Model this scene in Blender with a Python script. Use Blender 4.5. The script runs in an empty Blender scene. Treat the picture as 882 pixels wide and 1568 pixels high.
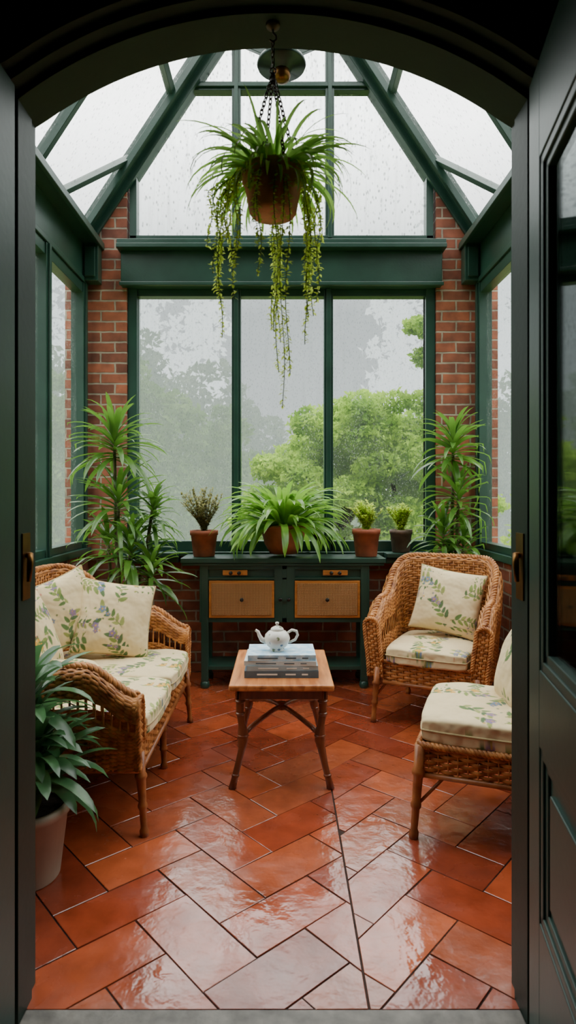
import bpy, math, random
import numpy as np
from mathutils import Vector, Matrix
R=random.Random(11)
pi=math.pi

def S(r,g,b):
    def c(x):
        x/=255.0
        return x/12.92 if x<=0.04045 else ((x+0.055)/1.055)**2.4
    return (c(r),c(g),c(b),1.0)

# ------------------------------------------------------------------ materials
def new(name):
    m=bpy.data.materials.new(name); m.use_nodes=True
    nt=m.node_tree
    for n in list(nt.nodes): nt.nodes.remove(n)
    out=nt.nodes.new('ShaderNodeOutputMaterial')
    return m,nt,out
def L(nt,a,b): nt.links.new(a,b)
def N(nt,t,**kw):
    n=nt.nodes.new(t)
    for k,v in kw.items():
        if k in n.inputs: n.inputs[k].default_value=v
        else: setattr(n,k,v)
    return n
def coords(nt,scale=(1,1,1),rot=(0,0,0),kind='Object'):
    tc=nt.nodes.new('ShaderNodeTexCoord'); mp=nt.nodes.new('ShaderNodeMapping')
    mp.inputs['Scale'].default_value=scale; mp.inputs['Rotation'].default_value=rot
    L(nt,tc.outputs[kind],mp.inputs['Vector']); return mp.outputs['Vector']
def mixc(nt,fac,a,b):
    m=nt.nodes.new('ShaderNodeMix'); m.data_type='RGBA'
    if hasattr(fac,'links'): L(nt,fac,m.inputs[0])
    else: m.inputs[0].default_value=fac
    for i,x in ((6,a),(7,b)):
        if hasattr(x,'links'): L(nt,x,m.inputs[i])
        else: m.inputs[i].default_value=x
    return m.outputs[2]
def ramp(nt,fac,p0,p1,c0=(0,0,0,1),c1=(1,1,1,1)):
    r=nt.nodes.new('ShaderNodeValToRGB'); r.color_ramp.elements[0].position=p0; r.color_ramp.elements[1].position=p1
    r.color_ramp.elements[0].color=c0; r.color_ramp.elements[1].color=c1
    L(nt,fac,r.inputs[0]); return r.outputs[0]
def mathn(nt,op,a,b=None,clamp=False):
    m=nt.nodes.new('ShaderNodeMath'); m.operation=op; m.use_clamp=clamp
    for i,x in ((0,a),(1,b)):
        if x is None: continue
        if hasattr(x,'links'): L(nt,x,m.inputs[i])
        else: m.inputs[i].default_value=x
    return m.outputs[0]
def dark(c,k): return (c[0]*k,c[1]*k,c[2]*k,1)
def pmat(name,col,rough=.5,metal=0,ns=8,na=.25,bs=0,bst=.2,coat=0,col2=None,stretch=(1,1,1),spec=.5,trans=0):
    m,nt,out=new(name); b=N(nt,'ShaderNodeBsdfPrincipled'); L(nt,b.outputs[0],out.inputs[0])
    b.inputs['Roughness'].default_value=rough; b.inputs['Metallic'].default_value=metal
    b.inputs['Coat Weight'].default_value=coat; b.inputs['Specular IOR Level'].default_value=spec
    v=coords(nt,stretch)
    n=N(nt,'ShaderNodeTexNoise',Scale=ns,Detail=4.0); L(nt,v,n.inputs['Vector'])
    f=ramp(nt,n.outputs['Fac'],.3,.7)
    c2=col2 if col2 else dark(col,1+na)
    L(nt,mixc(nt,f,dark(col,1-na) if not col2 else col,c2),b.inputs['Base Color'])
    if bs:
        n2=N(nt,'ShaderNodeTexNoise',Scale=bs,Detail=3.0); L(nt,v,n2.inputs['Vector'])
        bp=N(nt,'ShaderNodeBump',Strength=bst,Distance=.01); L(nt,n2.outputs['Fac'],bp.inputs['Height']); L(nt,bp.outputs[0],b.inputs['Normal'])
    if trans:
        tr=N(nt,'ShaderNodeBsdfTranslucent'); tr.inputs[0].default_value=dark(c2,1.6)
        ms=N(nt,'ShaderNodeMixShader'); ms.inputs[0].default_value=trans
        L(nt,b.outputs[0],ms.inputs[1]); L(nt,tr.outputs[0],ms.inputs[2]); L(nt,ms.outputs[0],out.inputs[0])
    return m

M={}
M['green']=pmat('green_paint',S(40,72,60),.32,ns=5,na=.18,bs=60,bst=.05)
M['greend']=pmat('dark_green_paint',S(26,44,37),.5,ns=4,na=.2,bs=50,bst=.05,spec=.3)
M['doorg']=pmat('door_green_paint',S(40,68,60),.42,ns=4,na=.15,bs=50,bst=.04,spec=.4)
M['brass']=pmat('aged_brass',S(120,85,45),.35,metal=1,ns=20)
M['iron']=pmat('dark_iron',S(84,56,42),.5,metal=.5,ns=30)
M['bronze']=pmat('bronze_metal',S(45,62,54),.3,metal=.6,ns=10)
M['stone']=pmat('threshold_stone',S(112,108,102),.55,ns=14,na=.45,bs=25,bst=.5)
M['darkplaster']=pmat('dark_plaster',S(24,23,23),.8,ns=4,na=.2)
M['plaster']=pmat('hall_plaster',S(176,168,156),.8,ns=4,na=.06)
M['soil']=pmat('soil',S(45,32,24),.95,ns=60,na=.5,bs=80,bst=.8)
M['terra']=pmat('terracotta_pot',S(164,86,56),.65,ns=14,na=.3,bs=40,bst=.15)
M['terrad']=pmat('aged_terracotta_pot',S(150,86,58),.7,ns=10,na=.35,bs=40,bst=.2)
M['hangpot']=pmat('hanging_clay_pot',S(214,140,108),.7,ns=20,na=.3,bs=60,bst=.2)
M['greypot']=pmat('grey_clay_pot',S(112,92,80),.7,ns=14,na=.3,bs=40,bst=.2)
M['creampot']=pmat('cream_pot',S(176,158,136),.5,ns=6,na=.15,bs=30,bst=.05)
M['wick']=pmat('wicker_strand',S(132,74,36),.42,ns=22,bs=0,col2=S(214,146,82),spec=.4)
M['wickd']=pmat('wicker_frame',S(118,64,32),.38,ns=16,col2=S(174,106,56),spec=.5)
M['deck']=pmat('wicker_deck',S(80,48,28),.7,ns=20)
M['legwood']=pmat('dark_wood',S(112,62,38),.33,ns=6,na=.35,stretch=(6,6,1),coat=.3)
M['paper']=pmat('book_pages',S(205,198,182),.8,ns=5,na=.05,stretch=(1,1,80))
M['bk1']=pmat('book_cover_slate',S(86,104,116),.5,ns=10)
M['bk2']=pmat('book_cover_grey',S(156,172,180),.5,ns=10)
M['bk3']=pmat('book_cover_pale',S(205,214,216),.5,ns=10)
M['bk4']=pmat('book_cover_blue',S(140,188,218),.7,ns=26,col2=S(222,236,242),spec=.1)
M['ink']=pmat('book_lettering',S(232,232,224),.5)
M['drawer']=pmat('drawer_wood',S(190,120,56),.4,ns=5,na=.25,stretch=(1,1,8))
M['black']=pmat('dark_knob',S(28,24,20),.3)
M['leaf_dr']=pmat('dracaena_leaf',S(34,78,34),.3,ns=7,col2=S(106,152,58),spec=.7,trans=.34)
M['leaf_fern']=pmat('fern_leaf',S(52,110,42),.32,ns=9,col2=S(132,180,66),spec=.6,trans=.34)
M['leaf_sp']=pmat('spider_leaf',S(60,116,50),.35,ns=14,col2=S(142,184,86),spec=.5,trans=.45)
M['leaf_dk']=pmat('peace_leaf',S(32,72,46),.3,ns=8,col2=S(84,130,76),spec=.6,trans=.2)
M['leaf_tr']=pmat('trailing_leaf',S(122,152,52),.5,ns=30,col2=S(190,208,86),trans=.48)
M['leaf_br']=pmat('dry_leaf',S(100,100,62),.6,ns=30,col2=S(160,158,100),trans=.3)
M['stem']=pmat('plant_stem',S(106,92,62),.7,ns=20,bs=40)
M['gstem']=pmat('green_stem',S(92,112,58),.6,ns=20)
M['bark']=pmat('tree_bark',S(96,90,80),.9,ns=10)

def brickmat(name,c1,c2,mo):
    m,nt,out=new(name); b=N(nt,'ShaderNodeBsdfPrincipled',Roughness=.78); L(nt,b.outputs[0],out.inputs[0])
    g=nt.nodes.new('ShaderNodeNewGeometry'); sp=nt.nodes.new('ShaderNodeSeparateXYZ'); L(nt,g.outputs['Position'],sp.inputs[0])
    cb=nt.nodes.new('ShaderNodeCombineXYZ'); L(nt,mathn(nt,'ADD',sp.outputs[0],sp.outputs[1]),cb.inputs[0]); L(nt,sp.outputs[2],cb.inputs[1])
    n0=N(nt,'ShaderNodeTexNoise',Scale=14.0); L(nt,cb.outputs[0],n0.inputs['Vector'])
    va=nt.nodes.new('ShaderNodeVectorMath'); va.operation='MULTIPLY_ADD'; va.inputs[1].default_value=(.016,.010,0); L(nt,n0.outputs['Color'],va.inputs[0]); L(nt,cb.outputs[0],va.inputs[2])
    bt=nt.nodes.new('ShaderNodeTexBrick'); L(nt,va.outputs[0],bt.inputs['Vector'])
    bt.inputs['Scale'].default_value=1; bt.inputs['Brick Width'].default_value=.225; bt.inputs['Row Height'].default_value=.082
    bt.inputs['Mortar Size'].default_value=.0085; bt.inputs['Mortar Smooth'].default_value=.3; bt.inputs['Bias'].default_value=-.1
    bt.inputs['Color1'].default_value=c1; bt.inputs['Color2'].default_value=c2; bt.inputs['Mortar'].default_value=mo
    n=N(nt,'ShaderNodeTexNoise',Scale=9.0,Detail=5.0); L(nt,cb.outputs[0],n.inputs['Vector'])
    mm=nt.nodes.new('ShaderNodeMix'); mm.data_type='RGBA'; mm.blend_type='MULTIPLY'; mm.inputs[0].default_value=.75
    L(nt,bt.outputs['Color'],mm.inputs[6]); L(nt,ramp(nt,n.outputs['Fac'],.3,.7,(.45,.45,.45,1),(1.3,1.25,1.2,1)),mm.inputs[7]); L(nt,mm.outputs[2],b.inputs['Base Color'])
    h=mathn(nt,'SUBTRACT',mathn(nt,'MULTIPLY',n.outputs['Fac'],.3),bt.outputs['Fac'])
    bp=N(nt,'ShaderNodeBump',Strength=.9,Distance=.012); L(nt,h,bp.inputs['Height']); L(nt,bp.outputs[0],b.inputs['Normal'])
    return m
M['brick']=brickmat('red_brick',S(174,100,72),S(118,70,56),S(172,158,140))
M['brickd']=brickmat('shaded_brick',S(50,32,28),S(36,26,24),S(32,29,28))  # darker brick copy: the doorway wall's shade is put into its colour

def glassmat(name,frost,drops,gl=.05,dk=.35,vs=75.0):
    m,nt,out=new(name)
    v=coords(nt,(1,1,.6))
    vo=N(nt,'ShaderNodeTexVoronoi',Scale=vs,Randomness=1.0); L(nt,v,vo.inputs['Vector'])
    d=ramp(nt,vo.outputs['Distance'],.18,.27,(1,1,1,1),(0,0,0,1))
    vo2=N(nt,'ShaderNodeTexVoronoi',Scale=vs*.8,Randomness=1.0); L(nt,coords(nt,(1.03,1.03,.5),(.1,.2,.3)),vo2.inputs['Vector'])
    d2=ramp(nt,vo2.outputs['Distance'],.16,.28,(1,1,1,1),(0,0,0,1))
    n=N(nt,'ShaderNodeTexNoise',Scale=6.0,Detail=3.0); L(nt,v,n.inputs['Vector'])
    nf=ramp(nt,n.outputs['Fac'],.35,.75)
    v2=coords(nt,(26,26,1.6)); n2=N(nt,'ShaderNodeTexNoise',Scale=1.6,Detail=4.0); L(nt,v2,n2.inputs['Vector'])
    st=ramp(nt,n2.outputs['Fac'],.5,.72)
    fac=mathn(nt,'ADD',mathn(nt,'MULTIPLY',mathn(nt,'MULTIPLY',d,nf),drops),mathn(nt,'ADD',mathn(nt,'MULTIPLY',nf,frost),mathn(nt,'MULTIPLY',st,frost*.4)),True)
    tr=N(nt,'ShaderNodeBsdfTransparent')
    k=1-dk
    L(nt,mixc(nt,mathn(nt,'MAXIMUM',d2,mathn(nt,'MULTIPLY',st,.25)),(.96,.98,.975,1),(.93*k,.96*k,.95*k,1)),tr.inputs[0])
    gs=N(nt,'ShaderNodeBsdfGlossy',Roughness=.04); gs.inputs[0].default_value=(.9,.95,.95,1)
    tl=N(nt,'ShaderNodeBsdfTranslucent'); tl.inputs[0].default_value=(.85,.88,.88,1)
    m1=N(nt,'ShaderNodeMixShader'); m1.inputs[0].default_value=gl; L(nt,tr.outputs[0],m1.inputs[1]); L(nt,gs.outputs[0],m1.inputs[2])
    m2=N(nt,'ShaderNodeMixShader'); L(nt,fac,m2.inputs[0]); L(nt,m1.outputs[0],m2.inputs[1]); L(nt,tl.outputs[0],m2.inputs[2])
    L(nt,m2.outputs[0],out.inputs[0]); return m
M['glass']=glassmat('window_glass_rain',.015,.22,.02,.16,70.0)
M['glassr']=glassmat('roof_glass_rain',.07,.35,.04,.38,42.0)
M['glassd']=glassmat('door_glass',.0,.1,.12,.2)

def floormat():
    m,nt,out=new('terracotta_tile'); b=N(nt,'ShaderNodeBsdfPrincipled'); L(nt,b.outputs[0],out.inputs[0])
    at=nt.nodes.new('ShaderNodeAttribute'); at.attribute_name='Col'
    v=coords(nt)
    n=N(nt,'ShaderNodeTexNoise',Scale=9.0,Detail=6.0); L(nt,v,n.inputs['Vector'])
    mm=nt.nodes.new('ShaderNodeMix'); mm.data_type='RGBA'; mm.blend_type='MULTIPLY'; mm.inputs[0].default_value=.6
    L(nt,at.outputs['Color'],mm.inputs[6]); L(nt,ramp(nt,n.outputs['Fac'],.3,.7,(.55,.5,.48,1),(1.2,1.15,1.1,1)),mm.inputs[7]); L(nt,mm.outputs[2],b.inputs['Base Color'])
    n2=N(nt,'ShaderNodeTexNoise',Scale=4.0,Detail=4.0); L(nt,v,n2.inputs['Vector'])
    r=nt.nodes.new('ShaderNodeMapRange'); r.inputs[1].default_value=.3; r.inputs[2].default_value=.7; r.inputs[3].default_value=.12; r.inputs[4].default_value=.36; L(nt,n2.outputs['Fac'],r.inputs[0]); L(nt,r.outputs[0],b.inputs['Roughness'])
    r2=nt.nodes.new('ShaderNodeMapRange'); r2.inputs[1].default_value=.3; r2.inputs[2].default_value=.7; r2.inputs[3].default_value=.08; r2.inputs[4].default_value=.22; L(nt,n2.outputs['Fac'],r2.inputs[0]); L(nt,r2.outputs[0],b.inputs['Coat Roughness'])
    b.inputs['Specular IOR Level'].default_value=.65; b.inputs['Coat Weight'].default_value=.7
    n3=N(nt,'ShaderNodeTexNoise',Scale=13.0,Detail=3.0); L(nt,v,n3.inputs['Vector'])
    bp=N(nt,'ShaderNodeBump',Strength=.33,Distance=.012); L(nt,n3.outputs['Fac'],bp.inputs['Height']); L(nt,bp.outputs[0],b.inputs['Normal']); L(nt,bp.outputs[0],b.inputs['Coat Normal'])
    return m
M['tile']=floormat()
M['grout']=pmat('grout',S(58,44,38),.85,ns=20,na=.3,spec=.15)

def clothmat():
    m,nt,out=new('floral_fabric'); b=N(nt,'ShaderNodeBsdfPrincipled',Roughness=.85); L(nt,b.outputs[0],out.inputs[0])
    b.inputs['Sheen Weight'].default_value=.1
    at=nt.nodes.new('ShaderNodeAttribute'); at.attribute_name='Col'; L(nt,at.outputs['Color'],b.inputs['Base Color'])
    v=coords(nt); n=N(nt,'ShaderNodeTexNoise',Scale=11.0,Detail=2.0); L(nt,v,n.inputs['Vector'])
    bp=N(nt,'ShaderNodeBump',Strength=.6,Distance=.035); L(nt,n.outputs['Fac'],bp.inputs['Height']); L(nt,bp.outputs[0],b.inputs['Normal'])
    return m
M['cloth']=clothmat()

def rattan():
    m,nt,out=new('rattan_panel'); b=N(nt,'ShaderNodeBsdfPrincipled',Roughness=.55); L(nt,b.outputs[0],out.inputs[0])
    v=coords(nt)
    w=N(nt,'ShaderNodeTexWave',Scale=28.0,Distortion=.5); w.bands_direction='X'; L(nt,v,w.inputs['Vector'])
    w2=N(nt,'ShaderNodeTexWave',Scale=38.0,Distortion=.5); w2.bands_direction='Z'; L(nt,v,w2.inputs['Vector'])
    h=mathn(nt,'MULTIPLY',w.outputs['Fac'],w2.outputs['Fac'])
    L(nt,mixc(nt,h,S(140,92,46),S(230,176,108)),b.inputs['Base Color'])
    bp=N(nt,'ShaderNodeBump',Strength=.7,Distance=.004); L(nt,h,bp.inputs['Height']); L(nt,bp.outputs[0],b.inputs['Normal'])
    return m
M['rattan']=rattan()
def woodtop():
    m,nt,out=new('table_top_wood'); b=N(nt,'ShaderNodeBsdfPrincipled',Roughness=.36); L(nt,b.outputs[0],out.inputs[0]); b.inputs['Coat Weight'].default_value=.1
    v=coords(nt,(14,1.5,14)); n=N(nt,'ShaderNodeTexNoise',Scale=2.0,Detail=6.0,Distortion=.6); L(nt,v,n.inputs['Vector'])
    L(nt,mixc(nt,ramp(nt,n.outputs['Fac'],.35,.65),S(156,88,46),S(214,140,80)),b.inputs['Base Color'])
    return m
M['woodtop']=woodtop()
def teapotmat():
    m,nt,out=new('floral_porcelain'); b=N(nt,'ShaderNodeBsdfPrincipled',Roughness=.15); L(nt,b.outputs[0],out.inputs[0])
    v=coords(nt); vo=N(nt,'ShaderNodeTexVoronoi',Scale=34.0); L(nt,v,vo.inputs['Vector'])
    n=N(nt,'ShaderNodeTexNoise',Scale=18.0); L(nt,v,n.inputs['Vector'])
    f=mathn(nt,'MULTIPLY',ramp(nt,vo.outputs['Distance'],.25,.36,(1,1,1,1),(0,0,0,1)),ramp(nt,n.outputs['Fac'],.47,.53))
    L(nt,mixc(nt,f,S(228,224,214),mixc(nt,ramp(nt,vo.outputs['Color'],.45,.55),S(96,112,136),S(112,124,82))),b.inputs['Base Color'])
    return m
M['tea']=teapotmat()
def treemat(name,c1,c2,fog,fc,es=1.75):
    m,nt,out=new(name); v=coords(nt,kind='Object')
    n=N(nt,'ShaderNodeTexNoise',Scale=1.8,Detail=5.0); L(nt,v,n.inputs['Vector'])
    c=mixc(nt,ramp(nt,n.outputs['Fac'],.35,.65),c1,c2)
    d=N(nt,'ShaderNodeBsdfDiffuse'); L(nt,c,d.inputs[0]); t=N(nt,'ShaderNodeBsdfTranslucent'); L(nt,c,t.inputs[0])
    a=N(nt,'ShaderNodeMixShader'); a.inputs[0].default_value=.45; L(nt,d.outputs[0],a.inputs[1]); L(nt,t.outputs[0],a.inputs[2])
    e=N(nt,'ShaderNodeEmission'); e.inputs[0].default_value=fc; e.inputs[1].default_value=es  # haze is painted in: a fog-coloured glow mixed into leaves and lawn
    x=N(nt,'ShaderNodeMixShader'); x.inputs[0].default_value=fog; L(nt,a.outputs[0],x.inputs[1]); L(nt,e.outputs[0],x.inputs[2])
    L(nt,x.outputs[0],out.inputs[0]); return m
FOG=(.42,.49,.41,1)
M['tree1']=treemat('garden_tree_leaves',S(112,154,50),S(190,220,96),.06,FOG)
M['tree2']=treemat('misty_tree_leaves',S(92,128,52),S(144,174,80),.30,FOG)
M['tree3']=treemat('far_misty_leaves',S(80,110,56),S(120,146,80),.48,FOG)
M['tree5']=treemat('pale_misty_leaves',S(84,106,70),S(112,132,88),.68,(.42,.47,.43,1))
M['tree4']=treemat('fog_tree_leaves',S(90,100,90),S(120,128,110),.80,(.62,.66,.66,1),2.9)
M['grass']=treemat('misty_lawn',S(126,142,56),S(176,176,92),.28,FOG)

# ------------------------------------------------------------------ mesh builder
class MB:
    def __init__(s): s.v=[];s.f=[];s.m=[];s.s=[]
    def add(s,vs,fs,mat=0,smooth=False):
        o=len(s.v); s.v.extend([tuple(p) for p in vs])
        for f in fs: s.f.append(tuple(i+o for i in f)); s.m.append(mat); s.s.append(smooth)
    def box(s,x0,x1,y0,y1,z0,z1,mat=0):
        s.add([(x0,y0,z0),(x1,y0,z0),(x1,y1,z0),(x0,y1,z0),(x0,y0,z1),(x1,y0,z1),(x1,y1,z1),(x0,y1,z1)],
              [(0,3,2,1),(4,5,6,7),(0,1,5,4),(1,2,6,5),(2,3,7,6),(3,0,4,7)],mat)
    def bar(s,p0,p1,w,h,mat=0,up=(0,0,1)):
        p0=Vector(p0);p1=Vector(p1);t=(p1-p0).normalized();u=Vector(up)
        a=t.cross(u).normalized(); b=a.cross(t).normalized()
        vs=[]
        for p in (p0,p1):
            for (i,j) in ((-1,-1),(1,-1),(1,1),(-1,1)): vs.append(p+a*w/2*i+b*h/2*j)
        s.add(vs,[(0,3,2,1),(4,5,6,7),(0,1,5,4),(1,2,6,5),(2,3,7,6),(3,0,4,7)],mat)
    def tube(s,pts,r,n=8,mat=0,caps=True,closed=False):
        P=[Vector(p) for p in pts]; k=len(P)
        if not hasattr(r,'__len__'): r=[r]*k
        vs=[];T=[]
        for i in range(k):
            if closed: t=P[(i+1)%k]-P[i-1]
            else: t=P[min(i+1,k-1)]-P[max(i-1,0)]
            T.append(t.normalized() if t.length>1e-9 else Vector((0,0,1)))
        a=T[0].orthogonal().normalized()
        for i in range(k):
            a=(a-T[i]*a.dot(T[i]));
            a=a.normalized() if a.length>1e-6 else T[i].orthogonal().normalized()
            b=T[i].cross(a)
            for j in range(n):
                th=2*pi*j/n; vs.append(P[i]+(a*math.cos(th)+b*math.sin(th))*r[i])
        fs=[]
        rng=k if closed else k-1
        for i in range(rng):
            i2=(i+1)%k
            for j in range(n):
                fs.append((i*n+j,i*n+(j+1)%n,i2*n+(j+1)%n,i2*n+j))
        if caps and not closed:
            fs.append(tuple(range(n))[::-1]); fs.append(tuple((k-1)*n+j for j in range(n)))
        s.add(vs,fs,mat,True)
    def lathe(s,prof,c=(0,0,0),n=32,mat=0,cap=False):
        vs=[];fs=[]
        for (r,z) in prof:
            for j in range(n):
                th=2*pi*j/n; vs.append((c[0]+r*math.cos(th),c[1]+r*math.sin(th),c[2]+z))
        for i in range(len(prof)-1):
            for j in range(n): fs.append((i*n+j,i*n+(j+1)%n,(i+1)*n+(j+1)%n,(i+1)*n+j))
        if cap:
            fs.append(tuple(range(n))[::-1]); fs.append(tuple((len(prof)-1)*n+j for j in range(n)))
        s.add(vs,fs,mat,True)
    def prism(s,poly,y0,y1,mat=0):
        n=len(poly); vs=[(x,y0,z) for x,z in poly]+[(x,y1,z) for x,z in poly]
        fs=[tuple(range(n)),tuple(range(2*n-1,n-1,-1))]+[(i,i+n,(i+1)%n+n,(i+1)%n) for i in range(n)]
        s.add(vs,fs,mat)
    def blade(s,o,az,el,Ln,w,droop,n=7,mat=0,fold=.3,tw=0,pw=.55):
        p=Vector(o); side0=Vector((-math.sin(az),math.cos(az),0)); vs=[]
        for i in range(n+1):
            t=i/n
            e=el-droop*t*t**.3
            d=Vector((math.cos(az)*math.cos(e),math.sin(az)*math.cos(e),math.sin(e)))
            up=side0.cross(d)*-1
            side=side0*math.cos(tw)+up*math.sin(tw)
            ww=w*.5*min(1.0,((t+.05)**.5)*((1-t)**pw)*1.75)
            vs+= [p-side*ww+up*ww*fold, p, p+side*ww+up*ww*fold]
            p=p+d*Ln/n
        fs=[]
        for i in range(n):
            a=i*3; fs+=[(a,a+1,a+4,a+3),(a+1,a+2,a+5,a+4)]
        s.add(vs,fs,mat,True)
    def build(s,name,mats,parent=None,loc=(0,0,0),rot=(0,0,0),bevel=0,col=None,clamp=None):
        v=s.v
        if clamp: v=[clamp(*p) for p in v]
        me=bpy.data.meshes.new(name); me.from_pydata(v,[],s.f)
        me.polygons.foreach_set('material_index',s.m); me.polygons.foreach_set('use_smooth',s.s)
        for m in mats: me.materials.append(M[m] if isinstance(m,str) else m)
        if col is not None:
            a=me.color_attributes.new(name='Col',type='FLOAT_COLOR',domain='POINT'); a.data.foreach_set('color',np.asarray(col,dtype=np.float32).ravel())
        me.update()
        ob=bpy.data.objects.new(name,me); bpy.context.scene.collection.objects.link(ob)
        ob.location=loc; ob.rotation_euler=rot
        if parent: ob.parent=parent
        if bevel:
            b=ob.modifiers.new('bevel','BEVEL'); b.width=bevel; b.segments=2; b.limit_method='ANGLE'; b.angle_limit=math.radians(50)
        return ob
def empty(name,loc=(0,0,0),rz=0):
    e=bpy.data.objects.new(name,None); bpy.context.scene.collection.objects.link(e); e.location=loc; e.rotation_euler=(0,0,rz); e.empty_display_size=.1; return e
def ss(a,b,x):
    t=max(0,min(1,(x-a)/(b-a))); return t*t*(3-2*t)

# ------------------------------------------------------------------ room shell
YB=4.95; XW=1.54
def zs(x): return 3.51+1.53*(1.54-abs(x))   # roof slope height
b=MB(); b.box(-1.74,1.74,YB,YB+.2,-.1,.929)
for sx in (-1,1):
    xs=sorted([sx*1.54,sx*1.225])
    poly=[(xs[0],.93),(xs[1],.93),(xs[1],zs(xs[1])-.08),(xs[0],zs(xs[0])-.08)]
    b.prism(poly,YB-.04,YB+.2)
b.build('wall_back',['brick'])
for nm,sx in (('wall_left',-1),('wall_right',1)):
    b=MB(); x0,x1=sorted((sx*1.54,sx*1.74)); b.box(x0,x1,1.78,YB,-.1,.95)
    b.box(x0,x1,1.78,1.95,.95,3.06)
    b.build(nm,['brick'])
def backwin():
    b=MB(); y0,y1=4.965,5.03
    b.box(-1.222,1.222,y0-.03,y1,.966,1.045)
    b.box(-1.222,1.222,y0-.02,y1,2.995,3.048)
    for x in (-1.185,1.185): b.box(x-.037,x+.037,y0-.035,y1,.966,3.048)
    for x in (-1.155,1.16): b.box(x-.012,x+.012,y0,y1-.01,1.03,3.0)
    for x in (-.36,.375): b.box(x-.036,x+.036,y0-.03,y1,.966,3.048); b.box(x-.018,x+.018,y0-.05,y1,.966,3.048)
    b.box(-1.2,1.2,4.99,4.996,1.0,3.04,1)
    b.build('window_1',['green','glass'],bevel=.004)
    b=MB(); # upper gable window
    yy=4.99
    b.box(-1.21,1.21,yy-.06,yy+.05,3.401,3.475)
    def fr(p,q,w=.06,h=.1): b.bar((p[0],yy-.01,p[1]),(q[0],yy-.01,q[1]),w,h,0,(0,1,0))
    for s in (-1,1):
        fr((s*1.18,3.45),(s*1.18,zs(1.18)-.05),.055)
        fr((s*1.18,zs(1.18)-.10),(0,zs(0)-.10),.07)
        x=.36 if s<0 else .385
        fr((s*x,3.45),(s*x,zs(x)-.1),.07,.09); fr((s*x,3.45),(s*x,zs(x)-.1),.03,.13)
    xm=1.54-(4.67-3.51)/1.53-.04
    b.bar((-xm,yy-.01,4.67),(xm,yy-.01,4.67),.07,.08,0,(0,1,0))
    b.bar((-xm,yy-.01,4.67),(xm,yy-.01,4.67),.03,.12,0,(0,1,0))
    b.bar((-.36,yy-.01,5.2),(.36,yy-.01,5.2),.06,.06,0,(0,1,0))
    poly=[(-1.19,3.43),(1.19,3.43),(1.19,zs(1.19)-.07),(0,zs(0)-.07),(-1.19,zs(1.19)-.07)]
    b.prism(poly,4.992,4.998,1)
    b.build('window_2',['green','glassr'],bevel=.004)
backwin()
b=MB()
b.box(-1.26,1.26,4.86,4.94,3.05,3.325); b.box(-1.22,1.22,4.94,5.04,3.05,3.40)
b.box(-1.28,1.28,4.79,5.04,3.325,3.36); b.box(-1.28,1.28,4.81,5.04,3.36,3.40)
b.box(-1.27,1.27,4.845,4.86,3.05,3.08)
b.build('trim_beam_back',['green'],bevel=.005)
b=MB(); b.box(-1.3,1.33,4.845,4.909,.93,.965); b.box(-1.22,1.22,4.909,5.12,.93,.965); b.box(.80,1.33,4.72,4.845,.93,.965); b.box(-1.3,-.80,4.78,4.845,.93,.965)
b.box(.80,1.33,4.75,4.949,.885,.93); b.box(-1.3,-.80,4.81,4.949,.885,.93)
b.build('windowsill',['green'],bevel=.005)
k=3
for nm,sx in (('left',-1),('right',1)):
    def bx(b,x0,x1,*a,mat=0):
        p,q=sorted((sx*x0,sx*x1)); b.box(p,q,*a,mat)
    b=MB()
    bx(b,1.50,1.66,1.95,4.9,.951,1.0); bx(b,1.54,1.62,1.95,4.9,1.0,1.05); bx(b,1.54,1.62,1.95,4.9,2.98,3.058)
    for y in (1.98,2.6,3.35,4.08,4.84): bx(b,1.53,1.63,y-.04,y+.04,1.0,3.058); bx(b,1.515,1.63,y-.018,y+.018,1.0,3.058)
    bx(b,1.585,1.591,1.95,4.9,1.0,3.05,mat=1)
    b.build('window_%d'%k,['green','glass'],bevel=.004); k+=1
    b=MB()
    bx(b,1.54,1.70,1.79,4.92,3.06,3.36); bx(b,1.525,1.54,1.79,4.92,3.06,3.10)
    bx(b,1.43,1.70,1.79,4.91,3.36,3.41); bx(b,1.46,1.70,1.79,4.91,3.41,3.46); bx(b,1.40,1.43,1.79,4.91,3.345,3.40)
    bx(b,1.42,1.54,4.80,4.905,3.07,3.36); bx(b,1.44,1.52,4.785,4.80,3.10,3.33)
    b.build('trim_eaves_'+nm,['green'],bevel=.005)
b=MB(); 
for s in (-1,1):
    nrm=Vector((s*.837,0,.547))
    def rp(x,y,o=0): return Vector((s*x,y,zs(x)))+nrm*o
    def rb(p,q,w,h,o=0): b.bar(rp(*p,o),rp(*q,o),w,h,0,nrm)
    rb((1.56,4.90),(0,4.90),.10,.10); rb((1.56,4.82),(0,4.82),.04,.05,-.03)
    rb((1.56,4.905),(0,4.905),.035,.14,-.03)
    for y in (3.90,2.9,2.0): rb((1.56,y),(0,y),.045,.065)
    rb((1.56,4.28),(1.19,4.86),.045,.05); rb((1.22,3.92),(.86,4.42),.045,.05)
    rb((.86,1.8),(.86,4.9),.05,.06); rb((1.56,1.80),(1.56,4.9),.06,.07); rb((.3,1.8),(.3,4.9),.05,.06)
    b.bar((0,3.4,3.80),rp(.86,3.95),.045,.045)
    b.bar((0,3.4,3.80),rp(.86,2.9),.04,.04)
    b.tube([rp(1.2,3.9,-.05),rp(.6,4.6,-.05)],.006,6)
b.bar((0,1.80,zs(0)-.02),(0,4.95,zs(0)-.02),.1,.14)
b.build('trim_roof_frame',['green'],bevel=.005)
b=MB()
for s in (-1,1):
    b.add([(s*1.60,1.79,zs(1.60)+.02),(s*1.60,4.98,zs(1.60)+.02),(0,4.98,zs(0)+.02),(0,1.79,zs(0)+.02)],[(0,1,2,3)])
b.build('ceiling',['glassr'])

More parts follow.
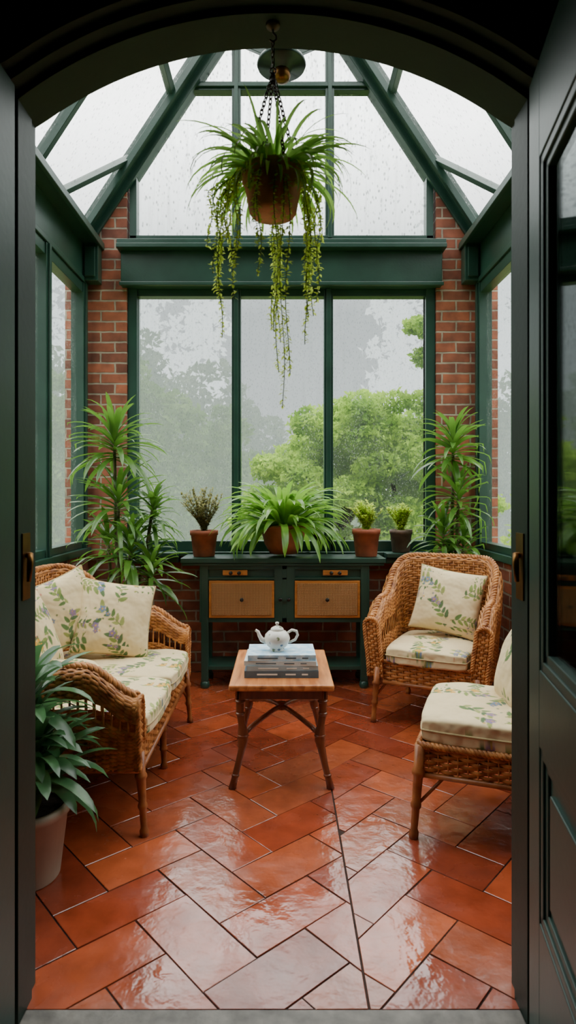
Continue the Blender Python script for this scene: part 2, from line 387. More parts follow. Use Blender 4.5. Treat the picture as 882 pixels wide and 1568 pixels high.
AX=-.023;AH=.673;AR=1.111;AZ=1.566;SP=2.45
def archpts(r,n=40):
    a0=math.acos(max(-1,min(1,AH/AR))); 
    return [(AX+r*math.cos(a0+(pi-2*a0)*i/n),AZ+r*math.sin(a0+(pi-2*a0)*i/n)) for i in range(n+1)]
def archwall(y0,y1,x0,x1,zt,r,grow,mat,b):
    A=archpts(r)
    xl,xr=AX-AH-grow,AX+AH+grow
    b.box(x0,xl,y0,y1,-.1,zt,mat); b.box(xr,x1,y0,y1,-.1,zt,mat)
    A[0]=(xr,A[0][1]);A[-1]=(xl,A[-1][1])
    for i in range(len(A)-1):
        (xa,za),(xb,zb)=A[i],A[i+1]
        b.prism([(xb,zb),(xa,za),(xa,zt),(xb,zt)],y0,y1,mat)
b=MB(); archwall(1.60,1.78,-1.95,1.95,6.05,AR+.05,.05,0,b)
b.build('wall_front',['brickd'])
def archframe(b,y0,y1,r0,r1,g0,g1,mat=0):
    A=archpts(r0);B=archpts(r1)
    xl0,xr0=AX-AH-g0,AX+AH+g0; xl1,xr1=AX-AH-g1,AX+AH+g1
    A[0]=(xr0,A[0][1]);A[-1]=(xl0,A[-1][1]);B[0]=(xr1,B[0][1]);B[-1]=(xl1,B[-1][1])
    n=len(A)
    vs=[(x,y0,z) for x,z in A]+[(x,y0,z) for x,z in B]+[(x,y1,z) for x,z in A]+[(x,y1,z) for x,z in B]
    fs=[]
    for i in range(n-1):
        fs+=[(i,n+i,n+i+1,i+1),(2*n+i,2*n+i+1,3*n+i+1,3*n+i),(i,i+1,2*n+i+1,2*n+i),(n+i,3*n+i,3*n+i+1,n+i+1)]
    b.add(vs,fs,mat)
    b.prism([(xr0,0),(xr1,0),(xr1,B[0][1]),(xr0,A[0][1])],y0,y1,mat)
    b.prism([(xl1,0),(xl0,0),(xl0,A[-1][1]),(xl1,B[-1][1])],y0,y1,mat)
# stepped frame: outer casing, rebate where the leaves shut, and inner stop
b=MB(); archframe(b,1.64,1.73,AR,AR+.049,0,.049); archframe(b,1.595,1.64,AR+.016,AR+.049,.016,.049); archframe(b,1.56,1.598,AR+.034,AR+.12,.034,.12)
archframe(b,1.73,1.785,AR+.012,AR+.049,.012,.049)
for s,x in ((-1,AX-AH),(1,AX+AH)):
    xx=x-s*.004
    b.box(min(xx,x),max(xx,x),1.66,1.71,1.12,1.30,1)
    b.tube([(x,1.685,1.24),(x-s*.016,1.685,1.24)],[.008,.008],10,1)
    b.tube([(x-s*.014,1.685,1.245),(x-s*.018,1.675,1.22),(x-s*.016,1.67,1.17)],[.008,.009,.006],10,1)
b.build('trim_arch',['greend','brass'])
b=MB(); b.box(AX-AH,AX+AH,1.50,1.69,-.1,.003); b.build('threshold',['stone'],bevel=.004)
def door(name,hx,ang,side):
    e=empty(name,(hx,1.585,0),ang)
    w=.60;t=.045;y0,y1=(0,t) if side>0 else (-t,0)
    b=MB(); st=.11
    b.box(0,st,y0,y1,.01,2.45); b.box(w-st,w,y0,y1,.01,2.45)
    for z0,z1 in ((.01,.38),(.80,.985),(2.21,2.45)): b.box(st,w-st,y0,y1,z0,z1)
    def mould(za,zb):
        for (g,ins) in ((.045,.009),(.024,.003)):
            yy0,yy1=y0+ins,y1-ins
            b.box(st,st+g,yy0,yy1,za,zb); b.box(w-st-g,w-st,yy0,yy1,za,zb); b.box(st,w-st,yy0,yy1,za,za+g); b.box(st,w-st,yy0,yy1,zb-g,zb)
    mould(.985,2.21); mould(.38,.80)
    b.box(st,w-st,y0+.016,y1-.016,.38,.80); b.box(st+.075,w-st-.075,y0+.006,y1-.006,.46,.72)
    b.box(st,w-st,(y0+y1)/2-.003,(y0+y1)/2+.003,.985,2.21,1)
    b.build('leaf',['doorg','glassd'],e,bevel=.003)
    b=MB(); yy=y0 if side>0 else y1; d=-1 if side>0 else 1
    b.box(w-.065,w-.025,min(yy,yy+d*.004),max(yy,yy+d*.004),1.0,1.2); b.tube([(w-.045,yy,1.12),(w-.045,yy+d*.04,1.12)],.008,10); b.tube([(w-.045,yy+d*.04,1.12),(w-.14,yy+d*.045,1.12)],[.009,.007],10)
    for z in (.3,1.2,2.1): b.tube([(0,yy+d*.004,z),(0,yy+d*.004,z+.08)],.007,8)
    b.build('handle',['brass'],e)
    return e
door('door_1',.680,-math.radians(100),-1)
door('door_2',-.725,-math.radians(91),1)
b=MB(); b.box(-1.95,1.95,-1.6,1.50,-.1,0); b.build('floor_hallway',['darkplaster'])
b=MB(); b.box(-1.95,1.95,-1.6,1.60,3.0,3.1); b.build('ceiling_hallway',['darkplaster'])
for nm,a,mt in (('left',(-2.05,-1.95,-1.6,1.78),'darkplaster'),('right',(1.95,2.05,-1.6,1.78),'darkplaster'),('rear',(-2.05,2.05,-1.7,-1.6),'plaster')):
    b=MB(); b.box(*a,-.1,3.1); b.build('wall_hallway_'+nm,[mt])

# floor tiles
def clip(poly,a,bb,c):
    out=[]
    for i in range(len(poly)):
        p=poly[i];q=poly[(i+1)%len(poly)]
        dp=a*p[0]+bb*p[1]-c;dq=a*q[0]+bb*q[1]-c
        if dp<=0: out.append(p)
        if (dp<0)!=(dq<0) and dp!=dq:
            t=dp/(dp-dq); out.append((p[0]+(q[0]-p[0])*t,p[1]+(q[1]-p[1])*t))
    return out
b=MB(); cols=[]
b.box(-1.54,1.54,1.69,YB,-.1,-.004,1); cols+= [(1,1,1,1)]*8
U=.198
rt=[S(168,78,46),S(152,66,40),S(178,88,52),S(142,62,40),S(162,82,52)]
for side in (0,1):
    for i in range(-28,29):
        for j in range(-8,9):
            for kind in (0,1):
                ox,oy=i+4*j,i
                rect=[(ox,oy),(ox+2,oy),(ox+2,oy+1),(ox,oy+1)] if kind==0 else [(ox+2,oy-1),(ox+3,oy-1),(ox+3,oy+1),(ox+2,oy+1)]
                gr=.013
                x0=rect[0][0]+gr;x1=rect[2][0]-gr;y0=rect[0][1]+gr;y1=rect[2][1]-gr
                pl=[]
                for (x,y) in ((x0,y0),(x1,y0),(x1,y1),(x0,y1)):
                    c=math.cos(.72);s_=math.sin(.72)
                    X=(x*c-y*s_)*U;Y=(x*s_+y*c)*U+3.0
                    if side: X=-X+.1
                    pl.append((X,Y))
                if side: pl=pl[::-1]
                if side==0: pl=clip(pl,1,0,.2365); pl=clip(pl,-1,0,1.535) if pl else pl
                else: pl=clip(pl,-1,0,-.2435); pl=clip(pl,1,0,1.535) if pl else pl
                if pl: pl=clip(pl,0,1,YB-.002)
                if pl: pl=clip(pl,0,-1,-1.694)
                if len(pl)<3: continue
                ar=abs(sum(pl[q][0]*pl[(q+1)%len(pl)][1]-pl[(q+1)%len(pl)][0]*pl[q][1] for q in range(len(pl))))/2
                if ar<.0008: continue
                cx=sum(p[0] for p in pl)/len(pl);cy=sum(p[1] for p in pl)/len(pl)
                tx=R.uniform(-.008,.008);ty=R.uniform(-.008,.008)
                n=len(pl)
                rad=max(math.hypot(p[0]-cx,p[1]-cy) for p in pl); kk=1-.002/rad
                vs=[(p[0],p[1],-.02) for p in pl]+[(p[0],p[1],-.0012+(p[0]-cx)*tx+(p[1]-cy)*ty) for p in pl]+[(cx+(p[0]-cx)*kk,cy+(p[1]-cy)*kk,(p[0]-cx)*tx+(p[1]-cy)*ty) for p in pl]
                fs=[(q,(q+1)%n,(q+1)%n+n,q+n) for q in range(n)]+[(q+n,(q+1)%n+n,(q+1)%n+2*n,q+2*n) for q in range(n)]+[tuple(range(2*n,3*n))]
                b.add(vs,fs,0)
                c=R.choice(rt); kx=R.uniform(.85,1.1); cols+=[(c[0]*kx,c[1]*kx,c[2]*kx,1)]*(3*n)
b.build('floor',['tile','grout'],col=cols)

# ------------------------------------------------------------------ fabric print
NT=700; TS=.52
CRE=np.array(S(226,204,158)[:3])
def fabric(seed):
    r=random.Random(seed)
    im=np.tile(CRE,(NT,NT,1)).astype(np.float32)
    px=NT/TS
    def ell(cx,cy,a,bb,th,col,al=.95):
        m=int(max(a,bb)*px)+2; ix=int(cx*px);iy=int(cy*px)
        ys,xs=np.mgrid[iy-m:iy+m+1,ix-m:ix+m+1]
        dx=xs/px-cx;dy=ys/px-cy;c,s=math.cos(th),math.sin(th)
        u=dx*c+dy*s;v=-dx*s+dy*c
        d=(u/a)**2+(v/(bb*(1-.35*np.clip(u/a,-1,1))))**2
        k=np.clip((1-d)*3,0,1)[...,None]*al
        yy=ys%NT;xx=xs%NT
        im[yy,xx]=im[yy,xx]*(1-k)+np.array(col[:3])*k
    G=[S(76,114,52),S(120,142,66),S(62,100,56),S(142,152,78)]
    F=[S(136,112,150),S(210,158,56),S(200,114,96),S(108,126,156)]
    for gi in range(3):
        for gj in range(3):
            x=(gi+.5+r.uniform(-.2,.2))*TS/3;y=(gj+.5+r.uniform(-.2,.2))*TS/3
            th=r.uniform(0,2*pi);cur=r.uniform(-1.5,1.5);L0=r.uniform(.13,.17)
            x-=math.cos(th)*L0/2;y-=math.sin(th)*L0/2
            n=26;g=r.choice(G)
            for q in range(n):
                t=q/n;a=th+cur*t
                x+=math.cos(a)*L0/n;y+=math.sin(a)*L0/n
                ell(x,y,.004,.0020,a,dark(g,.8),.85)
                if q%3==1:
                    sd=1 if (q//3)%2 else -1
                    la=a+sd*r.uniform(.6,1.0);ll=r.uniform(.018,.030)
                    ell(x+math.cos(la)*ll,y+math.sin(la)*ll,ll,ll*.44,la,r.choice(G),.94)
            f=r.choice(F)
            for (ox,oy,sc) in ((0,0,1.15),(r.uniform(-.035,.035),r.uniform(-.035,.035),.8)):
                a0=r.uniform(0,6)
                for q in range(5):
                    a=a0+q*2*pi/5; ell(x+ox+math.cos(a)*.010*sc,y+oy+math.sin(a)*.010*sc,.010*sc,.007*sc,a,f,.9)
                ell(x+ox,y+oy,.005*sc,.005*sc,0,S(210,160,60),.95)
            for q in range(3):
                a=r.uniform(0,6.28);d=r.uniform(.03,.06); ell(x+math.cos(a)*d,y+math.sin(a)*d,.007,.005,a,r.choice(F+G),.8)
    return im
FAB=[fabric(3),fabric(9)]
def cushion(name,w,d,h,p,res=150,fab=0,off=(0,0),parent=None,loc=(0,0,0),rot=(0,0,0),pinch=.07,round_=0.0):
    im=FAB[fab]
    s=np.linspace(-1,1,res); u=np.sign(s)*(1-(1-np.abs(s))**1.6)
    Ug,Vg=np.meshgrid(u,u)
    X=w/2*Ug*(1-pinch*(1-Vg**2))*np.sqrt(1-round_*Vg**4); Y=d/2*Vg*(1-pinch*(1-Ug**2))*np.sqrt(1-round_*Ug**4)
    Z=h/2*(np.clip((1-Ug**2),0,1)*np.clip((1-Vg**2),0,1))**p
    Z=Z*(1+.06*np.sin(X*31+fab)*np.cos(Y*27+1))
    mb=MB(); cols=[]
    for sg in (1,-1):
        Zs=Z*sg
        vs=np.stack([X,Y,Zs],-1).reshape(-1,3)
        fs=[]
        for i in range(res-1):
            for j in range(res-1):
                a=i*res+j; q=(a,a+1,a+res+1,a+res); fs.append(q if sg>0 else q[::-1])
        mb.add(vs.tolist(),fs,0,True)
        cu=X+off[0]; cv=Y+off[1]-Z*np.where(np.abs(Vg)>.8,np.sign(Vg),0)*1.0
        cu=cu-Z*np.where(np.abs(Ug)>.8,np.sign(Ug),0)
        ii=(cv*NT/TS).astype(int)%NT; jj=(cu*NT/TS+sg*40).astype(int)%NT
        c=im[ii,jj].reshape(-1,3); cols.append(np.concatenate([c,np.ones((len(c),1))],1))
    P=[];r=res
    idx=[(0,j) for j in range(0,r-1,3)]+[(i,r-1) for i in range(0,r-1,3)]+[(r-1,j) for j in range(r-1,0,-3)]+[(i,0) for i in range(r-1,0,-3)]
    for (i,j) in idx: P.append((X[i,j],Y[i,j],0))
    n0=len(mb.v); mb.tube(P,.005,6,0,closed=True)
    cols.append(np.tile(np.array([*(CRE*np.array([.62,.58,.5])),1.0]),(len(mb.v)-n0,1)))
    return mb.build(name,['cloth'],parent,loc,rot,col=np.concatenate(cols,0))

# ------------------------------------------------------------------ wicker
def weave(mb,Sf,nu,nv,stakes,mask=None,wid=.0075,amp=.0045,mat=0,stake_r=.004,smat=0,ns=14):
    for j in range(nv):
        t=(j+.5)/nv; run=[]
        def flush(run):
            if len(run)<2: return
            vs=[];fs=[]
            for a in run: vs+=a
            for i in range(len(run)-1):
                a=i*3; fs+=[(a,a+1,a+4,a+3),(a+1,a+2,a+5,a+4)]
            mb.add(vs,fs,mat,True)
        for i in range(nu+1):
            u=i/nu
            if mask and mask(u,t): flush(run);run=[];continue
            p,n,tt,H=Sf(u,t)
            off=amp*math.cos(pi*stakes*u+pi*j)
            run.append([p-tt*wid+n*(off-.001),p+n*(off+.003),p+tt*wid+n*(off-.001)])
        flush(run)
    for i in range(stakes+1):
        u=i/stakes
        mb.tube([Sf(u,k/ns)[0] for k in range(ns+1)],stake_r,4,smat)
def rope(mb,pts,Rr,r,pitch=.05,mat=0,n=3):
    P=[Vector(p) for p in pts]
    Q=[P[0]];
    step=.008
    for a,c in zip(P[:-1],P[1:]):
        l=(c-a).length; kx=max(1,int(l/step))
        for i in range(1,kx+1): Q.append(a.lerp(c,i/kx))
    for s in range(n):
        out=[];d=0
        for i,q in enumerate(Q):
            t=(Q[min(i+1,len(Q)-1)]-Q[max(i-1,0)]).normalized()
            ref=Vector((0,0,1)) if abs(t.z)<.9 else Vector((1,0,0))
            a=t.cross(ref).normalized();b2=t.cross(a)
            ph=2*pi*(d/pitch+s/n); out.append(q+(a*math.cos(ph)+b2*math.sin(ph))*Rr)
            if i<len(Q)-1: d+=(Q[i+1]-q).length
        mb.tube(out,r,5,mat)
def leg(mb,p0,p1,r0=.022,r1=.016,mat=1):
    p0=Vector(p0);p1=Vector(p1);pts=[];rs=[]
    prof=[(0,1.0),(.25,.95),(.28,1.25),(.31,1.25),(.34,.95),(.6,.85),(.63,1.12),(.66,1.12),(.69,.85),(.9,.8),(.93,1.15),(1,1.1)]
    for t,k in prof: pts.append(p0.lerp(p1,t)); rs.append((r0+(r1-r0)*t)*k)
    mb.tube(pts,rs,12,mat)

def upath(W,D,r):
    hw=W/2;hd=D/2
    l1=D-r; arc=pi/2*r; l3=W-2*r
    tot=2*l1+2*arc+l3
    def f(u):
        s=u*tot
        if s<l1: return Vector((-hw,-hd+s,0)),Vector((-1,0,0))
        s-=l1
        if s<arc:
            a=s/r; return Vector((-hw+r-r*math.cos(a),hd-r+r*math.sin(a),0)),Vector((-math.cos(a),math.sin(a),0))
        s-=arc
        if s<l3: return Vector((-hw+r+s,hd,0)),Vector((0,1,0))
        s-=l3
        if s<arc:
            a=s/r; return Vector((hw-r+r*math.sin(a),hd-r+r*math.cos(a),0)),Vector((math.sin(a),math.cos(a),0))
        s-=arc
        return Vector((hw,hd-r-s,0)),Vector((1,0,0))
    return f,tot
def wicker_seat(name,W,D,arm,back,loc,rz,r=.16,z0=.28,zi=.38,rr=.045,nc=1,fab=0,fr=.07):
    e=empty(name,loc,rz); pf,tot=upath(W,D,r)
    def hgt(y): 
        t=(y+D/2)/D
        return arm+(back-arm)*ss(.42,.95,t)-fr*(1-ss(0,.28,t))
    def Sf(u,t):
        p,n=pf(u); zt=hgt(p.y); q=rr*(1-.35*ss(.5,1,(p.y+D/2)/D))
        a=zt-q-z0; arc=pi*q; bb=zt-q-zi; s=t*(a+arc+bb)
        if s<a: o,z,no,nz,to,tz=q,z0+s,1,0,0,1
        elif s<a+arc:
            th=(s-a)/q; o,z,no,nz,to,tz=q*math.cos(th),zt-q+q*math.sin(th),math.cos(th),math.sin(th),-math.sin(th),math.cos(th)
        else: o,z,no,nz,to,tz=-q,zt-q-(s-a-arc),-1,0,0,-1
        fl=.03*ss(z0,zt,z)
        return p+n*(o+fl)+Vector((0,0,z)), n*no+Vector((0,0,nz)), n*to+Vector((0,0,tz)),(a,arc,bb,s)
    def mask(u,t):
        p,n=pf(u)
        if p.y>D*.12: return False
        _,_,_,(a,arc,bb,s)=Sf(u,t)
        if .62<s/a<.80: return True
        s2=(a+arc+bb)-s
        return bb*.46<s2<bb*.74
    mb=MB(); st=int(tot/.034); st+=st%2
    zt=(arm+back)/2
    weave(mb,Sf,st*4,int(((zt-z0)*2)/.0145),st,mask,stake_r=.0045)
    crest=[]
    for i in range(81):
        p,n=pf(i/80); crest.append(p+n*.03+Vector((0,0,hgt(p.y)+.004)))
    rope(mb,crest,.011,.010,.07)
    base=[]
    for i in range(61):
        p,n=pf(i/60); base.append(p+n*(rr*.8)+Vector((0,0,z0)))
    mb.tube(base,.012,8,1)
    for u in (0,1):
        p0,n=pf(u); zt=hgt(p0.y); f=Vector((0,-1,0))
        def Cf(a,t,p0=p0,n=n,zt=zt):
            z=z0+(zt-z0)*t; q=rr
            ww=q if z<zt-q else math.sqrt(max(0.0001,q*q-(z-zt+q)**2))
            return p0+f*.004+n*((a*2-1)*ww+.03*ss(z0,zt,z))+Vector((0,0,z)),f,Vector((0,0,1)),0
        weave(mb,Cf,16,int((zt-z0)/.0145),4,None)
        ol=[p0+f*.006+n*(Sf(u,k/40)[0]-p0).dot(n)+Vector((0,0,Sf(u,k/40)[0].z)) for k in range(41)]
        rope(mb,ol,.007,.007,.05)
    hw=W/2-rr
    def Af(a,t): return Vector((-hw+2*hw*a,-D/2+.01,z0-.03+t*(zi-z0+.03))),Vector((0,-1,0)),Vector((0,0,1)),0
    sa=int(2*hw/.038); weave(mb,Af,sa*4,int((zi-z0+.03)/.0145),sa,None)
    mb.tube([(-hw,-D/2+.005,z0-.03),(hw,-D/2+.005,z0-.03)],.012,8,1); rope(mb,[(-hw,-D/2+.005,zi),(hw,-D/2+.005,zi)],.007,.007,.05)
    mb.box(-W/2+.02,W/2-.02,-D/2+.02,D/2-.03,zi-.06,zi-.02,2)
    for sx in (-1,1):
        leg(mb,(sx*(W/2-.01),-D/2+.005,z0+.06),(sx*(W/2+.012),-D/2-.02,0))
        leg(mb,(sx*(W/2-.05),D/2-.06,z0+.06),(sx*(W/2-.03),D/2-.01,0))
        mb.tube([(sx*(W/2),-D/2+.0,.16),(sx*(W/2-.06),-D/2+.03,.24),(sx*(W/2-.14),-D/2+.01,z0-.02)],.008,8,1)
    if nc>1: leg(mb,(0,-D/2+.03,z0),(0,-D/2+.02,0))
    mb.build('wicker_frame',['wick','wickd','deck'],e)
    iw=W-2*rr-.02
    cw=iw/nc
    for i in range(nc):
        cushion('seat_cushion_%d'%(i+1),cw-.006,D-.02,.13,.10,170,fab,(i*.23,.1),e,(-iw/2+cw*(i+.5),-.045,zi+.045),(0,0,0),0.0,.10)
    return e

wicker_seat('wicker_sofa',1.26,.80,.70,.97,(-.985,3.20,0),math.radians(90),r=.2,nc=2,fab=0,fr=.12)
wicker_seat('wicker_armchair',.62,.64,.74,.98,(1.01,4.01,0),math.radians(-27),r=.2,fab=1,fr=.10)
def slipper(name,loc,rz):
    e=empty(name,loc,rz); W,D=.56,.62;z0,z1=.26,.38
    mb=MB()
    cor=[(-W/2,-D/2),(W/2,-D/2),(W/2,D/2),(-W/2,D/2)]
    for k in range(4):
        a=Vector((*cor[k],0));c=Vector((*cor[(k+1)%4],0));n=Vector((0,0,1)).cross(c-a).normalized()*-1
        def Af(u,t,a=a,c=c,n=n): return a.lerp(c,u)+Vector((0,0,z0+t*(z1-z0))),n,Vector((0,0,1)),0
        sa=int((c-a).length/.038); weave(mb,Af,sa*4,8,sa,None)
        mb.tube([a+Vector((0,0,z0)),c+Vector((0,0,z0))],.012,8,1)
        rope(mb,[a+Vector((0,0,z1)),c+Vector((0,0,z1))],.009,.009,.05)
    for (x,y) in cor:
        sx=1 if x>0 else -1;sy=1 if y>0 else -1
        leg(mb,(x-sx*.005,y-sy*.005,z1),(x+sx*.015,y+sy*.02,0),.024,.017)
        mb.tube([(x,y,.14),(x-sx*.05,y,.2),(x-sx*.1,y,z0)],.007,8,1); mb.tube([(x,y,.14),(x,y-sy*.05,.2),(x,y-sy*.1,z0)],.007,8,1)
    mb.box(-W/2+.01,W/2-.01,-D/2+.01,D/2-.01,z1-.05,z1-.01,2)
    def Bf(u,t):
        x=-W/2+W*u; z=z1+t*(.50-.10*(2*u-1)**4); y=D/2-.01+.10*t
        return Vector((x,y,z)),Vector((0,-1,.1)),Vector((0,.2,1)).normalized(),0
    weave(mb,Bf,56,32,14,None)
    rope(mb,[Bf(0,k/10)[0] for k in range(11)]+[Bf(k/20,1)[0] for k in range(1,21)]+[Bf(1,1-k/10)[0] for k in range(1,11)],.011,.011,.06)
    mb.build('wicker_frame',['wick','wickd','deck'],e)
    cushion('seat_cushion',W+.01,D-.02,.14,.10,180,1,(.1,.2),e,(0,-.015,z1+.06),(0,0,0),0,.10)
    return e
slipper('wicker_side_chair',(.955,2.70,0),math.radians(-111))

def pillow(loc,rot,size=.44,fab=0,off=(0,0),th=.17):
    cushion('throw_pillow',size,size,th,.42,160,fab,off,None,loc,rot,.07,0)
rad=math.radians
def rot_face(az,tilt,roll=0):
    d=Vector((math.cos(az)*math.cos(tilt),math.sin(az)*math.cos(tilt),math.sin(tilt)))
    up=Vector((0,0,1)); y=(up-d*up.dot(d)).normalized(); x=y.cross(d)
    m=Matrix((x,y,d)).transposed() @ Matrix.Rotation(roll,3,'Z')
    return m.to_euler()
pillow((-.96,3.56,.70),rot_face(rad(-66),rad(22),rad(-11)),.43,0,(.05,.1))
pillow((-1.22,3.50,.755),rot_face(rad(-40),rad(14),rad(16)),.40,1,(.3,.2))
pillow((-1.24,3.05,.70),rot_face(rad(-8),rad(20),rad(5)),.42,0,(.2,.33))
pillow((-1.02,2.98,.545),(rad(4),rad(6),rad(35)),.36,1,(.0,.4),.11)
pillow((1.095,4.08,.71),rot_face(rad(-110),rad(22),rad(-9)),.43,0,(.12,.02))
pillow((1.06,2.74,.65),rot_face(rad(175),rad(18),rad(4)),.38,1,(.2,.05))

# ------------------------------------------------------------------ coffee table
def coffee_table():
    e=empty('coffee_table',(0,3.27,0)); 
    b=MB()
    hw,hd=.25,.345
    b.box(-hw,hw,-hd,hd,.478,.508)
    b.build('top',['woodtop'],e,bevel=.008)
    b=MB()
    b.box(-.212,.212,-.29,-.27,.425,.478);b.box(-.212,.212,.27,.29,.425,.478);b.box(-.222,-.202,-.29,.29,.425,.478);b.box(.202,.222,-.29,.29,.425,.478)
    for sx in (-1,1):
        for sy in (-1,1):
            x,y=sx*.200,sy*.27
            pts=[(x,y,.478),(x,y,.40),(x,y,.36),(x-sx*.008,y,.30),(x-sx*.014,y,.26),(x-sx*.014,y,.22),(x-sx*.008,y+sy*.005,.18),(x+sx*.006,y+sy*.012,.12),(x+sx*.024,y+sy*.02,.05),(x+sx*.036,y+sy*.028,.0)]
            rs=[.021,.021,.019,.018,.026,.026,.018,.016,.016,.019]
            b.tube(pts,rs,12)
            for z,rr,ox in ((.41,.026,0),(.35,.024,0),(.245,.03,-.014),(.195,.024,-.010),(.06,.02,.021)): 
                xx=x+sx*ox; yy=y+(sy*.018 if z<.1 else 0)
                b.tube([(xx,yy,z-.008),(xx,yy,z),(xx,yy,z+.008)],[rr*.8,rr,rr*.8],12)
            b.tube([(x-sx*.01,y,.24),(x*.75,y*.78,.262),(x*.45,y*.5,.285),(x*.2,y*.22,.295),(0,0,.297)],[.013,.013,.012,.012,.013],8)
    b.tube([(0,0,.28),(0,0,.315)],.026,12)
    b.build('legs',['legwood'],e)
coffee_table()
def books():
    b=MB(); z=.5085
    spec=[(.365,.25,.034,1,0,.0),(.35,.245,.024,2,.004,.012),(.355,.24,.022,3,-.004,-.02),(.335,.235,.028,4,.0,.015)]
    for (w,d,h,m,ox,a) in spec:
        c,s=math.cos(a),math.sin(a)
        def bx(x0,x1,y0,y1,z0,z1,mat):
            i=len(b.v); b.box(x0,x1,y0,y1,z0,z1,mat)
            for k in range(i,len(b.v)):
                x,y,zz=b.v[k]; b.v[k]=(x*c-y*s+ox,x*s+y*c,zz)
        bx(-w/2,w/2,-d/2,d/2,z,z+.003,m); bx(-w/2,w/2,-d/2,d/2,z+h-.003,z+h,m); bx(-w/2,w/2,-d/2-.002,-d/2+.003,z,z+h,m)
        bx(-w/2+.005,w/2-.005,-d/2+.004,d/2-.005,z+.003,z+h-.003,0)
        for (p,q) in ((-.12,-.02),(.02,.07),(.1,.13)): bx(p,q,-d/2-.0028,-d/2-.0018,z+h*.4,z+h*.62,5 if m<3 else 1)
        z+=h+.0004
    b.build('stack_of_books',['paper','bk1','bk2','bk3','bk4','ink'],loc=(0,3.17,0)); return z
zb=books()
def teapot(z):
    b=MB()
    b.lathe([(.0,0),(.036,0),(.038,.006),(.034,.012),(.05,.025),(.062,.045),(.066,.062),(.060,.082),(.044,.098),(.030,.104),(.0,.105)],n=32)
    b.lathe([(.033,.103),(.034,.108),(.028,.116),(.014,.123),(.006,.126),(.005,.130),(.010,.136),(.009,.143),(.0,.146)],n=24)
    b.tube([(-.052,0,.045),(-.078,0,.055),(-.090,0,.075),(-.097,0,.095),(-.110,0,.103)],[.016,.013,.010,.008,.007],12)
    b.tube([(.050,0,.088),(.075,0,.104),(.098,0,.098),(.104,0,.078),(.092,0,.055),(.060,0,.040)],[.006,.007,.007,.007,.007,.006],10)
    b.build('teapot',['tea'],loc=(-.022,3.15,z))
teapot(zb)

# ------------------------------------------------------------------ console
def console():
    e=empty('console_table',(0.012,4.495,0)); b=MB()
    b.box(-.745,.745,0,.345,.915,.95); b.box(-.735,.735,.01,.34,.895,.915)
    x0,x1=-.60,.62
    b.box(x0,x1,.32,.335,.48,.90); b.box(x0,x0+.03,.03,.335,.48,.90); b.box(x1-.03,x1,.03,.335,.48,.90)
    b.box(x0,x1,.04,.33,.48,.50); b.box(x0,x1,.03,.05,.865,.90); b.box(x0,x1,.03,.05,.79,.81); b.box(x0,x1,.03,.05,.48,.515)
    b.box(x0+.02,x1-.02,.05,.06,.5,.9)
    for x in (x0+.02,-.035,.055,x1-.02): b.box(x-.03,x+.03,.028,.05,.48,.90)
    b.box(-.05,.07,.03,.05,.48,.9)
    b.box(x0,x1,.04,.32,.13,.16)
    for x in (x0+.028,x1-.028):
        for y in (.05,.30):
            b.box(x-.026,x+.026,y-.024,y+.024,.05,.9)
            b.lathe([(.0,0),(.03,0),(.036,.02),(.03,.045),(.02,.052),(.0,.055)],(x,y,0),16)
    b.build('carcass',['green'],e,bevel=.004)
    b=MB()
    for (p,q) in ((-.54,-.065),(.085,.56)):
        b.box(p,q,.02,.04,.515,.785,0); b.box(p+.018,q-.018,.014,.022,.533,.767,1)
    for (p,q) in ((-.44,-.26),(.29,.47)): b.box(p,q,.02,.04,.825,.862,2)
    b.build('drawer_fronts',['drawer','rattan','drawer'],e,bevel=.003)
    b=MB()
    def knob(x,z,y): b.tube([(x,y,z),(x,y-.010,z),(x,y-.014,z),(x,y-.024,z),(x,y-.028,z)],[.006,.006,.014,.014,.006],12)
    for x in (-.30,.32): knob(x,.65,.014)
    knob(-.02,.65,.028);knob(.04,.65,.028)
    for x in (-.38,-.32,.35,.41): knob(x,.843,.02)
    b.build('knobs',['black'],e)
console()

# ------------------------------------------------------------------ plants
def potgeo(b,r,h,base=.72,mat=0,soil=1,c=(0,0,0),rim=.18,n=36):
    rb=r*base; lip=r*1.0
    b.lathe([(0,0),(rb,0),(rb+.004,.006),(r*.94,h*(1-rim)),(lip,h*(1-rim)),(lip*1.01,h),(lip*.90,h),(lip*.87,h*.90)],c,n,mat)
    b.lathe([(lip*.875,h*.90),(0,h*.92)],c,n,soil)
def bowlgeo(b,r,h,c=(0,0,0)):
    b.lathe([(0,0),(r*.55,0),(r*.6,h*.05),(r*.85,h*.4),(r*.97,h*.75),(r*.94,h*.86),(r*1.02,h*.9),(r*1.02,h),(r*.92,h),(r*.88,h*.9)],c,40,0)
    b.lathe([(r*.89,h*.9),(0,h*.93)],c,40,1)
def rosette(b,o,n,Ln,w,elr=(-.3,1.3),droop=(.6,1.5),mat=2,spread=.18,seg=8):
    for i in range(n):
        t=i/n
        el=elr[1]+(elr[0]-elr[1])*(1-t)+R.uniform(-.15,.15)
        az=i*2.399+R.uniform(-.3,.3)
        l=Ln*R.uniform(.75,1.05)*(.75+.25*(1-t))
        b.blade((o[0],o[1],o[2]-spread*(1-t)),az,el,l,w*R.uniform(.8,1.15),R.uniform(*droop),seg,mat,.3,R.uniform(-.3,.3))
